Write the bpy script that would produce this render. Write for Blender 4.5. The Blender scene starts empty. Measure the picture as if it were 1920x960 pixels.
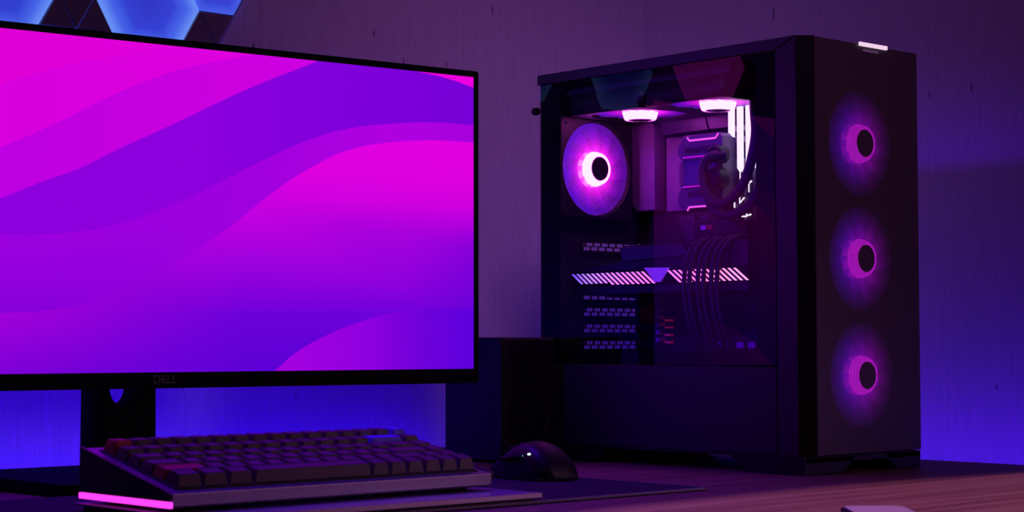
import bpy, bmesh, math, random
from mathutils import Vector, Matrix
random.seed(7)
sc = bpy.context.scene
C = sc.collection
PI = math.pi

# ------------------------------------------------------------------ camera
cam_d = bpy.data.cameras.new('camera')
cam = bpy.data.objects.new('camera', cam_d); C.objects.link(cam)
cr = Vector((0.7403, -0.6723, -0.0016)).normalized()
cf = Vector((0.6716, 0.7394, 0.0471)).normalized()
cu = cr.cross(cf).normalized(); cr = cf.cross(cu).normalized()
cam.matrix_world = Matrix(((cr.x, cu.x, -cf.x, -1.52059), (cr.y, cu.y, -cf.y, -1.23206), (cr.z, cu.z, -cf.z, 0.13783), (0, 0, 0, 1)))
cam_d.sensor_width = 36; cam_d.lens = 3478.63 / 1920 * 36
cam_d.clip_start = .05
cam_d.dof.use_dof = True; cam_d.dof.focus_distance = 1.95; cam_d.dof.aperture_fstop = 12.0
sc.camera = cam

# ------------------------------------------------------------------ world, view
w = bpy.data.worlds.new('world'); sc.world = w; w.use_nodes = True
w.node_tree.nodes['Background'].inputs[0].default_value = (.16, .03, .26, 1)
w.node_tree.nodes['Background'].inputs[1].default_value = .03
sc.view_settings.view_transform = 'Standard'; sc.view_settings.look = 'None'
sc.view_settings.gamma = 1; sc.view_settings.exposure = 0; sc.view_settings.use_curve_mapping = False

# ------------------------------------------------------------------ lamps
def light(kind, name, loc, to, power, col, **kw):
    d = bpy.data.lights.new(name, kind); d.energy = power; d.color = col
    for k, v in kw.items(): setattr(d, k, v)
    o = bpy.data.objects.new(name, d); C.objects.link(o); o.location = loc
    o.rotation_euler = (Vector(to) - Vector(loc)).to_track_quat('-Z', 'Y').to_euler()
    return o
# room lamp behind the viewer: mauve wash over the corner
light('SPOT', 'room_lamp', (-1.4, -1.4, 1.6), (.40, .77, .30), 76, (.66, .195, .76), spot_size=math.radians(21), spot_blend=.8, shadow_soft_size=.28)
# low pink lamp in front of the desk
light('SPOT', 'pink_lamp', (.33, -1.15, .26), (-.20, -.08, .0), 5.6, (.80, .34, .80), spot_size=math.radians(38), spot_blend=1.0, shadow_soft_size=.08)
# added high spot; its cone edge draws the desk's light and dark border
light('SPOT', 'ceiling_lamp', (-.1, -2.6, 1.95), (-.1, -2.6, 0), 250, (1.0, .38, .76), spot_size=2 * math.atan(2.5 / 1.95), spot_blend=.012, shadow_soft_size=.01)
# violet lamp above the desk, near the wall
light('SPOT', 'violet_lamp', (-.55, .42, 1.25), (-.50, .14, .0), 42, (.10, .0, 1), spot_size=math.radians(54), spot_blend=1.0, shadow_soft_size=.10)
# added violet spot for the glow of screen and wall panels on the case
light('SPOT', 'side_lamp', (-1.75, .20, .86), (.02, .21, .29), 105, (.10, .0, 1), spot_size=math.radians(17), spot_blend=1.0, shadow_soft_size=.12)
# blue light strips behind the desk
light('AREA', 'blue_strip_left', (-.40, .700, -.050), (-.40, .77, .02), .85, (.028, .0, 1), shape='RECTANGLE', size=1.1, size_y=.012)
light('AREA', 'blue_strip_right', (.47, .0, -.055), (.577, .0, .05), 1.15, (.075, .008, 1), shape='RECTANGLE', size=1.4, size_y=.014)
light('AREA', 'monitor_back_light', (-.42, .50, .20), (-.38, .77, .02), .60, (.04, .0, 1), shape='RECTANGLE', size=.6, size_y=.03)  # added area light evening out the blue on the wall behind the monitor

# ------------------------------------------------------------------ materials
def srgb(r, g, b):
    f = lambda c: (c / 255) / 12.92 if c / 255 <= .04045 else ((c / 255 + .055) / 1.055) ** 2.4
    return (f(r), f(g), f(b), 1)
def mat(name, col=(.5, .5, .5), rough=.5, metal=0, emit=None, es=0, spec=.5, bump=0, bscale=300, coat=0, var=.0):
    m = bpy.data.materials.new(name); m.use_nodes = True; nt = m.node_tree; b = nt.nodes['Principled BSDF']
    b.inputs['Base Color'].default_value = (*col[:3], 1); b.inputs['Roughness'].default_value = rough
    b.inputs['Metallic'].default_value = metal; b.inputs['Specular IOR Level'].default_value = spec
    b.inputs['Coat Weight'].default_value = coat
    if emit: b.inputs['Emission Color'].default_value = (*emit[:3], 1); b.inputs['Emission Strength'].default_value = es
    tc = nt.nodes.new('ShaderNodeTexCoord'); n = nt.nodes.new('ShaderNodeTexNoise'); n.inputs['Scale'].default_value = bscale
    nt.links.new(tc.outputs['Object'], n.inputs['Vector'])
    if bump:
        bp = nt.nodes.new('ShaderNodeBump'); bp.inputs['Strength'].default_value = bump; bp.inputs['Distance'].default_value = .0005
        nt.links.new(n.outputs['Fac'], bp.inputs['Height']); nt.links.new(bp.outputs['Normal'], b.inputs['Normal'])
    mr = nt.nodes.new('ShaderNodeMapRange'); mr.inputs['To Min'].default_value = max(0, rough - .04); mr.inputs['To Max'].default_value = min(1, rough + .04)
    nt.links.new(n.outputs['Fac'], mr.inputs['Value']); nt.links.new(mr.outputs['Result'], b.inputs['Roughness'])
    return m
def ramp(nt, stops):
    r = nt.nodes.new('ShaderNodeValToRGB'); e = r.color_ramp.elements
    while len(e) < len(stops): e.new(.5)
    for k, (p, c) in enumerate(stops): e[k].position = p; e[k].color = (*c[:3], 1)
    return r

def wallpaper():
    m = bpy.data.materials.new('wallpaper'); m.use_nodes = True; nt = m.node_tree; b = nt.nodes['Principled BSDF']; L = nt.links.new
    tc = nt.nodes.new('ShaderNodeTexCoord')
    def noise(s, scale=1, det=3):
        mp = nt.nodes.new('ShaderNodeMapping'); mp.inputs['Scale'].default_value = s; L(tc.outputs['Object'], mp.inputs['Vector'])
        n = nt.nodes.new('ShaderNodeTexNoise'); n.inputs['Scale'].default_value = scale; n.inputs['Detail'].default_value = det; L(mp.outputs['Vector'], n.inputs['Vector']); return n
    n1 = noise((420, 420, 14)); n2 = noise((900, 900, 60)); n3 = noise((90, 90, 22), 1, 1)
    r1 = ramp(nt, [(.25, (.56, .54, .58)), (.75, (.69, .67, .71))]); L(n1.outputs['Fac'], r1.inputs['Fac'])
    r3 = ramp(nt, [(.0, (.25, .22, .26)), (.205, (.35, .3, .35)), (.225, (1, 1, 1)), (1, (1, 1, 1))]); L(n3.outputs['Fac'], r3.inputs['Fac'])
    mx = nt.nodes.new('ShaderNodeMix'); mx.data_type = 'RGBA'; mx.blend_type = 'MULTIPLY'; mx.inputs[0].default_value = 1
    L(r1.outputs['Color'], mx.inputs[6]); L(r3.outputs['Color'], mx.inputs[7]); L(mx.outputs[2], b.inputs['Base Color'])
    ad = nt.nodes.new('ShaderNodeMath'); ad.operation = 'ADD'; L(n1.outputs['Fac'], ad.inputs[0]); L(n2.outputs['Fac'], ad.inputs[1])
    bp = nt.nodes.new('ShaderNodeBump'); bp.inputs['Strength'].default_value = .22; bp.inputs['Distance'].default_value = .0008
    L(ad.outputs[0], bp.inputs['Height']); L(bp.outputs['Normal'], b.inputs['Normal']); b.inputs['Roughness'].default_value = .85; b.inputs['Specular IOR Level'].default_value = .2
    return m
def wood():
    m = bpy.data.materials.new('desk_wood'); m.use_nodes = True; nt = m.node_tree; b = nt.nodes['Principled BSDF']; L = nt.links.new
    tc = nt.nodes.new('ShaderNodeTexCoord'); mp = nt.nodes.new('ShaderNodeMapping'); mp.inputs['Scale'].default_value = (2.2, 55, 20); L(tc.outputs['Object'], mp.inputs['Vector'])
    n = nt.nodes.new('ShaderNodeTexNoise'); n.inputs['Scale'].default_value = 1.3; n.inputs['Detail'].default_value = 6; n.inputs['Distortion'].default_value = .8; L(mp.outputs['Vector'], n.inputs['Vector'])
    mp2 = nt.nodes.new('ShaderNodeMapping'); mp2.inputs['Scale'].default_value = (40, 700, 100); L(tc.outputs['Object'], mp2.inputs['Vector'])
    n2 = nt.nodes.new('ShaderNodeTexNoise'); n2.inputs['Scale'].default_value = 1; n2.inputs['Detail'].default_value = 3; L(mp2.outputs['Vector'], n2.inputs['Vector'])
    r = ramp(nt, [(.28, (.16, .075, .055)), (.5, (.30, .16, .12)), (.72, (.42, .25, .19))]); L(n.outputs['Fac'], r.inputs['Fac'])
    r2 = ramp(nt, [(.3, (.72, .7, .7)), (.7, (1, 1, 1))]); L(n2.outputs['Fac'], r2.inputs['Fac'])
    mx = nt.nodes.new('ShaderNodeMix'); mx.data_type = 'RGBA'; mx.blend_type = 'MULTIPLY'; mx.inputs[0].default_value = 1
    L(r.outputs['Color'], mx.inputs[6]); L(r2.outputs['Color'], mx.inputs[7]); L(mx.outputs[2], b.inputs['Base Color'])
    bp = nt.nodes.new('ShaderNodeBump'); bp.inputs['Strength'].default_value = .3; bp.inputs['Distance'].default_value = .0004; L(n2.outputs['Fac'], bp.inputs['Height']); L(bp.outputs['Normal'], b.inputs['Normal'])
    b.inputs['Roughness'].default_value = .55; b.inputs['Specular IOR Level'].default_value = .3
    return m
def perforated(name, alpha, cell):
    """dark fine metal mesh: round holes let light through"""
    m = bpy.data.materials.new(name); m.use_nodes = True; nt = m.node_tree; b = nt.nodes['Principled BSDF']; L = nt.links.new
    b.inputs['Base Color'].default_value = (.10, .075, .085, 1); b.inputs['Roughness'].default_value = .45
    tc = nt.nodes.new('ShaderNodeTexCoord'); vo = nt.nodes.new('ShaderNodeTexVoronoi'); vo.inputs['Scale'].default_value = cell; vo.inputs['Randomness'].default_value = 0; vo.voronoi_dimensions = '2D'
    sx = nt.nodes.new('ShaderNodeSeparateXYZ'); cx = nt.nodes.new('ShaderNodeCombineXYZ'); L(tc.outputs['Object'], sx.inputs[0]); L(sx.outputs['X'], cx.inputs['X']); L(sx.outputs['Z'], cx.inputs['Y']); L(cx.outputs[0], vo.inputs['Vector'])
    lt = nt.nodes.new('ShaderNodeMath'); lt.operation = 'LESS_THAN'; lt.inputs[1].default_value = alpha; L(vo.outputs['Distance'], lt.inputs[0])
    tr = nt.nodes.new('ShaderNodeBsdfTransparent'); mx = nt.nodes.new('ShaderNodeMixShader')
    L(lt.outputs[0], mx.inputs[0]); L(b.outputs[0], mx.inputs[1]); L(tr.outputs[0], mx.inputs[2]); L(mx.outputs[0], nt.nodes['Material Output'].inputs['Surface'])
    return m
def glass_mat():
    m = bpy.data.materials.new('tinted_glass'); m.use_nodes = True; nt = m.node_tree; L = nt.links.new
    tr = nt.nodes.new('ShaderNodeBsdfTransparent'); tr.inputs[0].default_value = (.95, .93, .98, 1)
    gl = nt.nodes.new('ShaderNodeBsdfGlossy'); gl.inputs['Roughness'].default_value = .0; gl.inputs[0].default_value = (1, 1, 1, 1)
    fr = nt.nodes.new('ShaderNodeFresnel'); fr.inputs[0].default_value = 1.37
    geo = nt.nodes.new('ShaderNodeNewGeometry'); sb = nt.nodes.new('ShaderNodeMath'); sb.operation = 'SUBTRACT'; sb.inputs[0].default_value = 1; L(geo.outputs['Backfacing'], sb.inputs[1])
    ml = nt.nodes.new('ShaderNodeMath'); ml.operation = 'MULTIPLY'; L(fr.outputs[0], ml.inputs[0]); L(sb.outputs[0], ml.inputs[1])
    mx = nt.nodes.new('ShaderNodeMixShader'); L(ml.outputs[0], mx.inputs[0]); L(tr.outputs[0], mx.inputs[1]); L(gl.outputs[0], mx.inputs[2])
    L(mx.outputs[0], nt.nodes['Material Output'].inputs['Surface']); return m
def emis(name, col, s):
    m = bpy.data.materials.new(name); m.use_nodes = True; nt = m.node_tree; b = nt.nodes['Principled BSDF']
    b.inputs['Base Color'].default_value = (.3, .3, .3, 1); b.inputs['Emission Color'].default_value = (*col[:3], 1); b.inputs['Emission Strength'].default_value = s
    return m

M = dict(
    wall=wallpaper(), wood=wood(), glass=glass_mat(), mesh=perforated('front_mesh', .37, 900),
    floor=mat('floor_board', (.08, .06, .06), .6), black=mat('black_plastic', (.008, .007, .010), .45, spec=.35, bump=.1, bscale=900),
    gloss=mat('gloss_black', (.004, .004, .005), .4, spec=.12), bezel=mat('bezel_black', (.002, .002, .004), .6, spec=.06),
    steel=mat('painted_steel', (.022, .018, .026), .48, bump=.15, bscale=1400), inner=mat('inner_steel', (.018, .016, .022), .5),
    mat_=mat('mat_fabric', (.05, .04, .055), .9, spec=.15, bump=.6, bscale=1500), stitch=mat('edge_stitch', (.42, .36, .40), .8, bump=.6, bscale=2000),
    alu=mat('anodised_aluminium', (.34, .30, .34), .36, metal=.85, bump=.05, bscale=1600), kside=mat('dark_aluminium', (.045, .035, .055), .38, metal=.7),
    kplate=mat('key_plate', (.02, .018, .022), .5), tray=mat('gloss_tray', (.30, .24, .34), .35), trayedge=mat('tray_edge', (.45, .38, .44), .32, metal=.8),
    key=mat('keycap_charcoal', (.105, .078, .080), .55, bump=.1, bscale=1500), keyred=mat('keycap_red', (.50, .03, .03), .5, bump=.1, bscale=1500),
    keyblue=mat('keycap_blue', (.10, .05, 1.0), .5, bump=.1, bscale=1500), rubber=mat('rubber', (.01, .01, .01), .8),
    pcb=mat('circuit_board', (.015, .012, .02), .5, bump=.6, bscale=350), sink=mat('heatsink', (.06, .045, .09), .38, metal=.3), pump=mat('pump_shell', (.10, .07, .17), .45, metal=.2),
    mirror=mat('pump_mirror', (.10, .10, .40), .18, metal=.5), hose=mat('braided_hose', (.025, .02, .03), .55, bump=1, bscale=1100), silver=mat('silver_spreader', (.62, .62, .70), .35, metal=.3),
    card=mat('card_shroud', (.018, .016, .025), .4), label=mat('sticker_red', (.55, .05, .05), .5), labelw=mat('sticker_white', (.7, .6, .75), .5),
    vinyl=mat('speaker_vinyl', (.012, .010, .012), .45, bump=.25, bscale=260), cone=mat('speaker_cone', (.004, .004, .005), .5), panel=mat('unlit_panel', (.22, .17, .20), .45),
    pale=mat('pale_plastic', (.62, .56, .66), .35), text=mat('badge_grey', (.035, .02, .035), .5), dark=mat('dark_text', (.01, .008, .015), .5),
    strip=emis('pink_strip', (1, .045, .85), 1.5), ringlight=emis('fan_ring_light', (1, .085, .93), 12), ringdim=emis('front_fan_ring_light', (.78, .010, .95), 1.75), accent=emis('accent_light', (1, .10, .78), 1.0),
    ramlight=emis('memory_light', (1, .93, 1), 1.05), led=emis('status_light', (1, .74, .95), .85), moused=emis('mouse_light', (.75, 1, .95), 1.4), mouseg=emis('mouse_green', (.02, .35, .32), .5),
    logo=emis('card_logo_light', srgb(100, 30, 205), 1.0), redled=emis('red_led', (.45, .01, .05), .35),
    edgel=emis('window_edge_light', (.55, .0, .60), .8),
    pinkpanel=emis('lit_magenta_panel', (.80, .02, .70), 1.2),
    shroud=mat('shroud_grey', (.20, .13, .26), .45),
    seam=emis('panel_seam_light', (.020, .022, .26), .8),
)
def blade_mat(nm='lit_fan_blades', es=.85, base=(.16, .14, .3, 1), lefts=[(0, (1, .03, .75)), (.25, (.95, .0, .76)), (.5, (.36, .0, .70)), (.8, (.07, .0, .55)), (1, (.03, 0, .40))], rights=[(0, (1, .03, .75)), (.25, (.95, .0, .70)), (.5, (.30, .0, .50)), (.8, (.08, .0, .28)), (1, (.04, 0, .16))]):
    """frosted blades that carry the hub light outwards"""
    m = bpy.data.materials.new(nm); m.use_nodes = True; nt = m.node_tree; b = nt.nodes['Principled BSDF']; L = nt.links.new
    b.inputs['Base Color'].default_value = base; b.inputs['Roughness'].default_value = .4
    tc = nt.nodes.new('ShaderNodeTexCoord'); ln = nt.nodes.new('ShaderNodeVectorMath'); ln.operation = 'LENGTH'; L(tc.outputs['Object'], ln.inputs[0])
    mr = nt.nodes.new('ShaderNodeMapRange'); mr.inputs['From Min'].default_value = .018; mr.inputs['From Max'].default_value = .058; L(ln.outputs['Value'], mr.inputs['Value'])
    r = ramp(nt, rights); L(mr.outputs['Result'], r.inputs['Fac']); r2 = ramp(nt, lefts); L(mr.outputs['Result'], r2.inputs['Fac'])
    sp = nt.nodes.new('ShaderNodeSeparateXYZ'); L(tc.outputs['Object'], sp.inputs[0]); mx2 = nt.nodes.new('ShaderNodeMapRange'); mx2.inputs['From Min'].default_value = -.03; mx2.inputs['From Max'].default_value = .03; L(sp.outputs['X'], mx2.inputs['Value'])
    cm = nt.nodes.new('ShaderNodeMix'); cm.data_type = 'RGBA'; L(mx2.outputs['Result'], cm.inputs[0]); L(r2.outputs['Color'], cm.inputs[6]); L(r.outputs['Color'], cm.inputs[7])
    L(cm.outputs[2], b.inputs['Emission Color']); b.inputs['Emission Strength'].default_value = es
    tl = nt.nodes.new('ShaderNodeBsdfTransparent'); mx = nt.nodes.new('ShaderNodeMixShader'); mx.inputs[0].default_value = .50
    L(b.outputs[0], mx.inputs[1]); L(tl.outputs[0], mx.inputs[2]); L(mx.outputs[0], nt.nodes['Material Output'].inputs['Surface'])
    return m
M['blade'] = blade_mat()
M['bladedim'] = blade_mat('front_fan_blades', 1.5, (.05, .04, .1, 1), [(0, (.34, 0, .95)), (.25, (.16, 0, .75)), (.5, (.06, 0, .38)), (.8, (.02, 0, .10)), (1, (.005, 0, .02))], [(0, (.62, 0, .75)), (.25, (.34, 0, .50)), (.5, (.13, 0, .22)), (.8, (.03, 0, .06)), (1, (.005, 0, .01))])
def hexlight():
    """edge-lit panel: brighter towards its rim"""
    m = bpy.data.materials.new('lit_blue_panel'); m.use_nodes = True; nt = m.node_tree; b = nt.nodes['Principled BSDF']; L = nt.links.new
    tc = nt.nodes.new('ShaderNodeTexCoord'); sp = nt.nodes.new('ShaderNodeSeparateXYZ'); L(tc.outputs['Object'], sp.inputs[0])
    def mth(op, a, v):
        n = nt.nodes.new('ShaderNodeMath'); n.operation = op
        for k, q in enumerate((a, v)):
            if isinstance(q, (int, float)): n.inputs[k].default_value = q
            elif q is not None: L(q, n.inputs[k])
        return n.outputs[0]
    ax = mth('ABSOLUTE', sp.outputs['X'], None); az = mth('ABSOLUTE', sp.outputs['Z'], None)
    d2 = mth('ADD', mth('MULTIPLY', ax, .8660), mth('MULTIPLY', az, .5)); d = mth('MAXIMUM', az, d2)
    mr = nt.nodes.new('ShaderNodeMapRange'); mr.inputs['From Min'].default_value = 0; mr.inputs['From Max'].default_value = .0615; L(d, mr.inputs['Value'])
    r = ramp(nt, [(0, srgb(40, 50, 190)), (.5, srgb(42, 62, 208)), (.8, srgb(66, 100, 228)), (1, srgb(98, 140, 240))]); L(mr.outputs['Result'], r.inputs['Fac'])
    L(r.outputs['Color'], b.inputs['Emission Color']); b.inputs['Emission Strength'].default_value = 1; b.inputs['Base Color'].default_value = (.2, .2, .25, 1)
    return m
M['hexlit'] = hexlight()

# ------------------------------------------------------------------ mesh helpers
class MB:
    def __init__(s): s.bm = bmesh.new()
    def box(s, x0, x1, y0, y1, z0, z1, T=None):
        v = [s.bm.verts.new((x, y, z)) for x in (x0, x1) for y in (y0, y1) for z in (z0, z1)]
        for f in ((0, 1, 3, 2), (4, 6, 7, 5), (0, 4, 5, 1), (2, 3, 7, 6), (0, 2, 6, 4), (1, 5, 7, 3)): s.bm.faces.new([v[i] for i in f])
        if T:
            for q in v: q.co = T @ q.co
        return s
    def prism(s, pts, axis, a, b):
        """polygon pts in the two other axes (in x,y,z order), extruded along axis from a to b"""
        def P(p, h): return {'x': (h, p[0], p[1]), 'y': (p[0], h, p[1]), 'z': (p[0], p[1], h)}[axis]
        A = [s.bm.verts.new(P(p, a)) for p in pts]; B = [s.bm.verts.new(P(p, b)) for p in pts]; n = len(pts)
        s.bm.faces.new(A); s.bm.faces.new(B[::-1])
        for i in range(n): s.bm.faces.new((A[i], B[i], B[(i + 1) % n], A[(i + 1) % n]))
        return s
    def loft(s, rings, closed=True, caps=True):
        R = [[s.bm.verts.new(p) for p in r] for r in rings]; n = len(rings[0])
        for a, b in zip(R, R[1:]):
            for i in range(n if closed else n - 1): s.bm.faces.new((a[i], a[(i + 1) % n], b[(i + 1) % n], b[i]))
        if caps: s.bm.faces.new(R[0][::-1]); s.bm.faces.new(R[-1])
        return s
    def lathe(s, prof, org=(0, 0, 0), axis='y', seg=40, caps=True):
        """prof: (radius, height along axis)"""
        rings = []
        for r, h in prof:
            ring = []
            for k in range(seg):
                a = 2 * PI * k / seg; c, d = r * math.cos(a), r * math.sin(a)
                p = {'y': (c, h, d), 'x': (h, c, d), 'z': (c, d, h)}[axis]
                ring.append(Vector(p) + Vector(org))
            rings.append(ring)
        return s.loft(rings, caps=caps)
    def tube(s, path, r, seg=12, sub=8):
        P = [Vector(p) for p in path]
        if sub > 1 and len(P) > 2:
            Q = []; n = len(P)
            for i in range(n - 1):
                p0, p1, p2, p3 = P[max(i - 1, 0)], P[i], P[i + 1], P[min(i + 2, n - 1)]
                for k in range(sub):
                    t = k / sub; Q.append(.5 * ((2 * p1) + (p2 - p0) * t + (2 * p0 - 5 * p1 + 4 * p2 - p3) * t * t + (3 * p1 - p0 - 3 * p2 + p3) * t ** 3))
            Q.append(P[-1]); P = Q
        rings = []; nrm = None
        for i, p in enumerate(P):
            t = (P[min(i + 1, len(P) - 1)] - P[max(i - 1, 0)]).normalized()
            if nrm is None: nrm = t.orthogonal().normalized()
            else: nrm = (nrm - t * nrm.dot(t)).normalized()
            b = t.cross(nrm); rr = r
            rings.append([p + rr * (math.cos(2 * PI * k / seg) * nrm + math.sin(2 * PI * k / seg) * b) for k in range(seg)])
        return s.loft(rings)
    def build(s, name, m, parent=None, bevel=0, smooth=False, loc=None, seg=2):
        bmesh.ops.recalc_face_normals(s.bm, faces=s.bm.faces)
        if bevel:
            es = [e for e in s.bm.edges if len(e.link_faces) == 2 and e.calc_face_angle(0) > .5]
            bmesh.ops.bevel(s.bm, geom=es, offset=bevel, segments=seg, affect='EDGES', profile=.5, clamp_overlap=True)
        me = bpy.data.meshes.new(name)
        off = wloc(parent) if loc is None else Vector(loc)
        for v in s.bm.verts: v.co -= off
        s.bm.to_mesh(me); s.bm.free(); me.materials.append(M[m] if isinstance(m, str) else m)
        if smooth:
            for p in me.polygons: p.use_smooth = True
            try: me.set_sharp_from_angle(angle=math.radians(35))
            except Exception: pass
        o = bpy.data.objects.new(name, me); C.objects.link(o)
        if parent: o.parent = parent
        if loc is not None: o.location = Vector(loc) - wloc(parent)
        return o
WL = {}
def wloc(o):
    v = Vector((0, 0, 0))
    while o is not None: v += Vector(o.location); o = o.parent
    return v
def tag(o, label=None, cat=None, group=None, kind=None):
    if label: o['label'] = label
    if cat: o['category'] = cat
    if group: o['group'] = group
    if kind: o['kind'] = kind
    return o
def thing(name, loc, label, cat, group=None):
    o = bpy.data.objects.new(name, None); C.objects.link(o); o.location = loc; o.empty_display_size = .02
    return tag(o, label, cat, group)
def holed(outer, holes, axis, a, b):
    """plate with holes as an MB: 2D outline + hole outlines in the two other axes"""
    cu_ = bpy.data.curves.new('tmp', 'CURVE'); cu_.dimensions = '2D'; cu_.fill_mode = 'BOTH'; cu_.extrude = (b - a) / 2
    for pl in [outer] + holes:
        sp = cu_.splines.new('POLY'); sp.points.add(len(pl) - 1); sp.use_cyclic_u = True
        for q, p in zip(sp.points, pl): q.co = (p[0], p[1], 0, 1)
    ob = bpy.data.objects.new('tmp', cu_); C.objects.link(ob); dg = bpy.context.evaluated_depsgraph_get(); dg.update()
    me = bpy.data.meshes.new_from_object(ob.evaluated_get(dg)); mb = MB(); mb.bm.from_mesh(me)
    bpy.data.objects.remove(ob); bpy.data.curves.remove(cu_); bpy.data.meshes.remove(me)
    bmesh.ops.remove_doubles(mb.bm, verts=mb.bm.verts, dist=1e-7)
    mid = (a + b) / 2
    for v in mb.bm.verts:
        p, q, h = v.co; h = mid + h
        v.co = {'x': (h, p, q), 'y': (p, h, q), 'z': (p, q, h)}[axis]
    return mb
def rect(a0, a1, b0, b1, r=0, n=5):
    if r == 0: return [(a0, b0), (a1, b0), (a1, b1), (a0, b1)]
    o = []
    for cx, cy, s in ((a1 - r, b0 + r, -90), (a1 - r, b1 - r, 0), (a0 + r, b1 - r, 90), (a0 + r, b0 + r, 180)):
        for k in range(n + 1):
            t = math.radians(s + 90 * k / n); o.append((cx + r * math.cos(t), cy + r * math.sin(t)))
    return o
def circ(cx, cy, r, n=40): return [(cx + r * math.cos(2 * PI * k / n), cy + r * math.sin(2 * PI * k / n)) for k in range(n)]
def lettering(body, size, origin, X, Y, m, parent, depth=.0003, name='lettering', align='CENTER'):
    cu_ = bpy.data.curves.new('tmp', 'FONT'); cu_.body = body; cu_.size = size; cu_.extrude = depth; cu_.align_x = align; cu_.align_y = 'CENTER'; cu_.offset = size * .012
    ob = bpy.data.objects.new('tmp', cu_); C.objects.link(ob); dg = bpy.context.evaluated_depsgraph_get(); dg.update()
    me = bpy.data.meshes.new_from_object(ob.evaluated_get(dg)); mb = MB(); mb.bm.from_mesh(me)
    bpy.data.objects.remove(ob); bpy.data.curves.remove(cu_); bpy.data.meshes.remove(me)
    X = Vector(X); Y = Vector(Y); Z = X.cross(Y); O = Vector(origin)
    for v in mb.bm.verts: v.co = O + X * v.co.x + Y * v.co.y + Z * v.co.z
    return mb.build(name, m, parent)
def struct(o): o['kind'] = 'structure'; return o
def dup(o, parent, loc=None, rot=None):
    c = o.copy(); C.objects.link(c); c.parent = parent
    if loc is not None: c.location = loc
    if rot is not None: c.rotation_euler = rot
    for ch in list(o.children): dup(ch, c)
    return c

# ------------------------------------------------------------------ the setting
XW, YW = .577, .77
struct(MB().box(-3.2, XW + .1, YW, YW + .1, -.74, 1.9).build('wall_left', 'wall'))
struct(MB().box(XW, XW + .1, -2.9, YW, -.74, 1.9).build('wall_right', 'wall'))
struct(MB().box(-3.2, XW + .1, -2.9, YW + .1, -.80, -.74).build('floor', 'floor'))

# ------------------------------------------------------------------ desk
t = thing('desk', (-.6, .1, -.74), 'large reddish wood desk filling the corner under the computer', 'desk')
MB().box(-1.7, .322, -.95, .672, -.028, 0).build('desktop', 'wood', t, bevel=.002)
for x, y in ((-1.62, -.88), (.25, -.88), (-1.62, .6), (.25, .6)):
    MB().box(x - .025, x + .025, y - .025, y + .025, -.74, -.028).build('leg', 'black', t, bevel=.003)

# ------------------------------------------------------------------ desk mat
t = thing('desk_mat', (-.66, .1, 0), 'dark fabric desk mat with stitched edge under the keyboard and mouse', 'desk mat')
MB().prism(rect(-1.12, -.2085, -.0625, .262, .008), 'z', .0002, .0028).build('mat_sheet', 'mat_', t)
mb = MB(); y = -.0630
n = 300
for k in range(n):      # stitched rim, short oblique threads
    x = -1.11 + k * (.895 / n)
    mb.box(x, x + .0021, y - .0006, y + .0007, .0012, .0033)
for k in range(106):
    yy = -.055 + k * .003; mb.box(-.2093, -.2080, yy, yy + .0021, .0008, .0031)
mb.build('stitched_edge', 'stitch', t)

# ------------------------------------------------------------------ monitor
yaw = math.radians(-5.33); cy_, sy_ = math.cos(yaw), math.sin(yaw)
MX, MY = -.5304, .3820; MK = .965 / .935
def mz(z): return .138 + (z - .138) * MK
RM = Matrix.Translation((MX, MY, 0)) @ Matrix.Rotation(yaw, 4, 'Z')
mon = thing('monitor', (MX, MY + .05, 0), 'black ultrawide monitor showing pink and violet waves', 'monitor')
def in_mon(mb):
    for v in mb.bm.verts: v.co = RM @ v.co
    return mb
HW, ZB, ZT = .379 * MK, mz(.0950), mz(.4365)
SX, S0, S1 = .3735 * MK, mz(.1105), mz(.4300)
in_mon(holed(rect(-HW, HW, ZB, ZT, .003), [rect(-SX, SX, S0, S1)], 'y', -.003, .012)).build('bezel', 'bezel', mon)
in_mon(MB().loft([[(x * HW * s, y, ZB + (ZT - ZB) * (.5 + (z - .5) * s)) for x, z in ((-1, 0), (1, 0), (1, 1), (-1, 1))] for y, s in ((.012, 1), (.022, .985), (.045, .72), (.055, .45))])).build('back_cover', 'black', mon)
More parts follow.
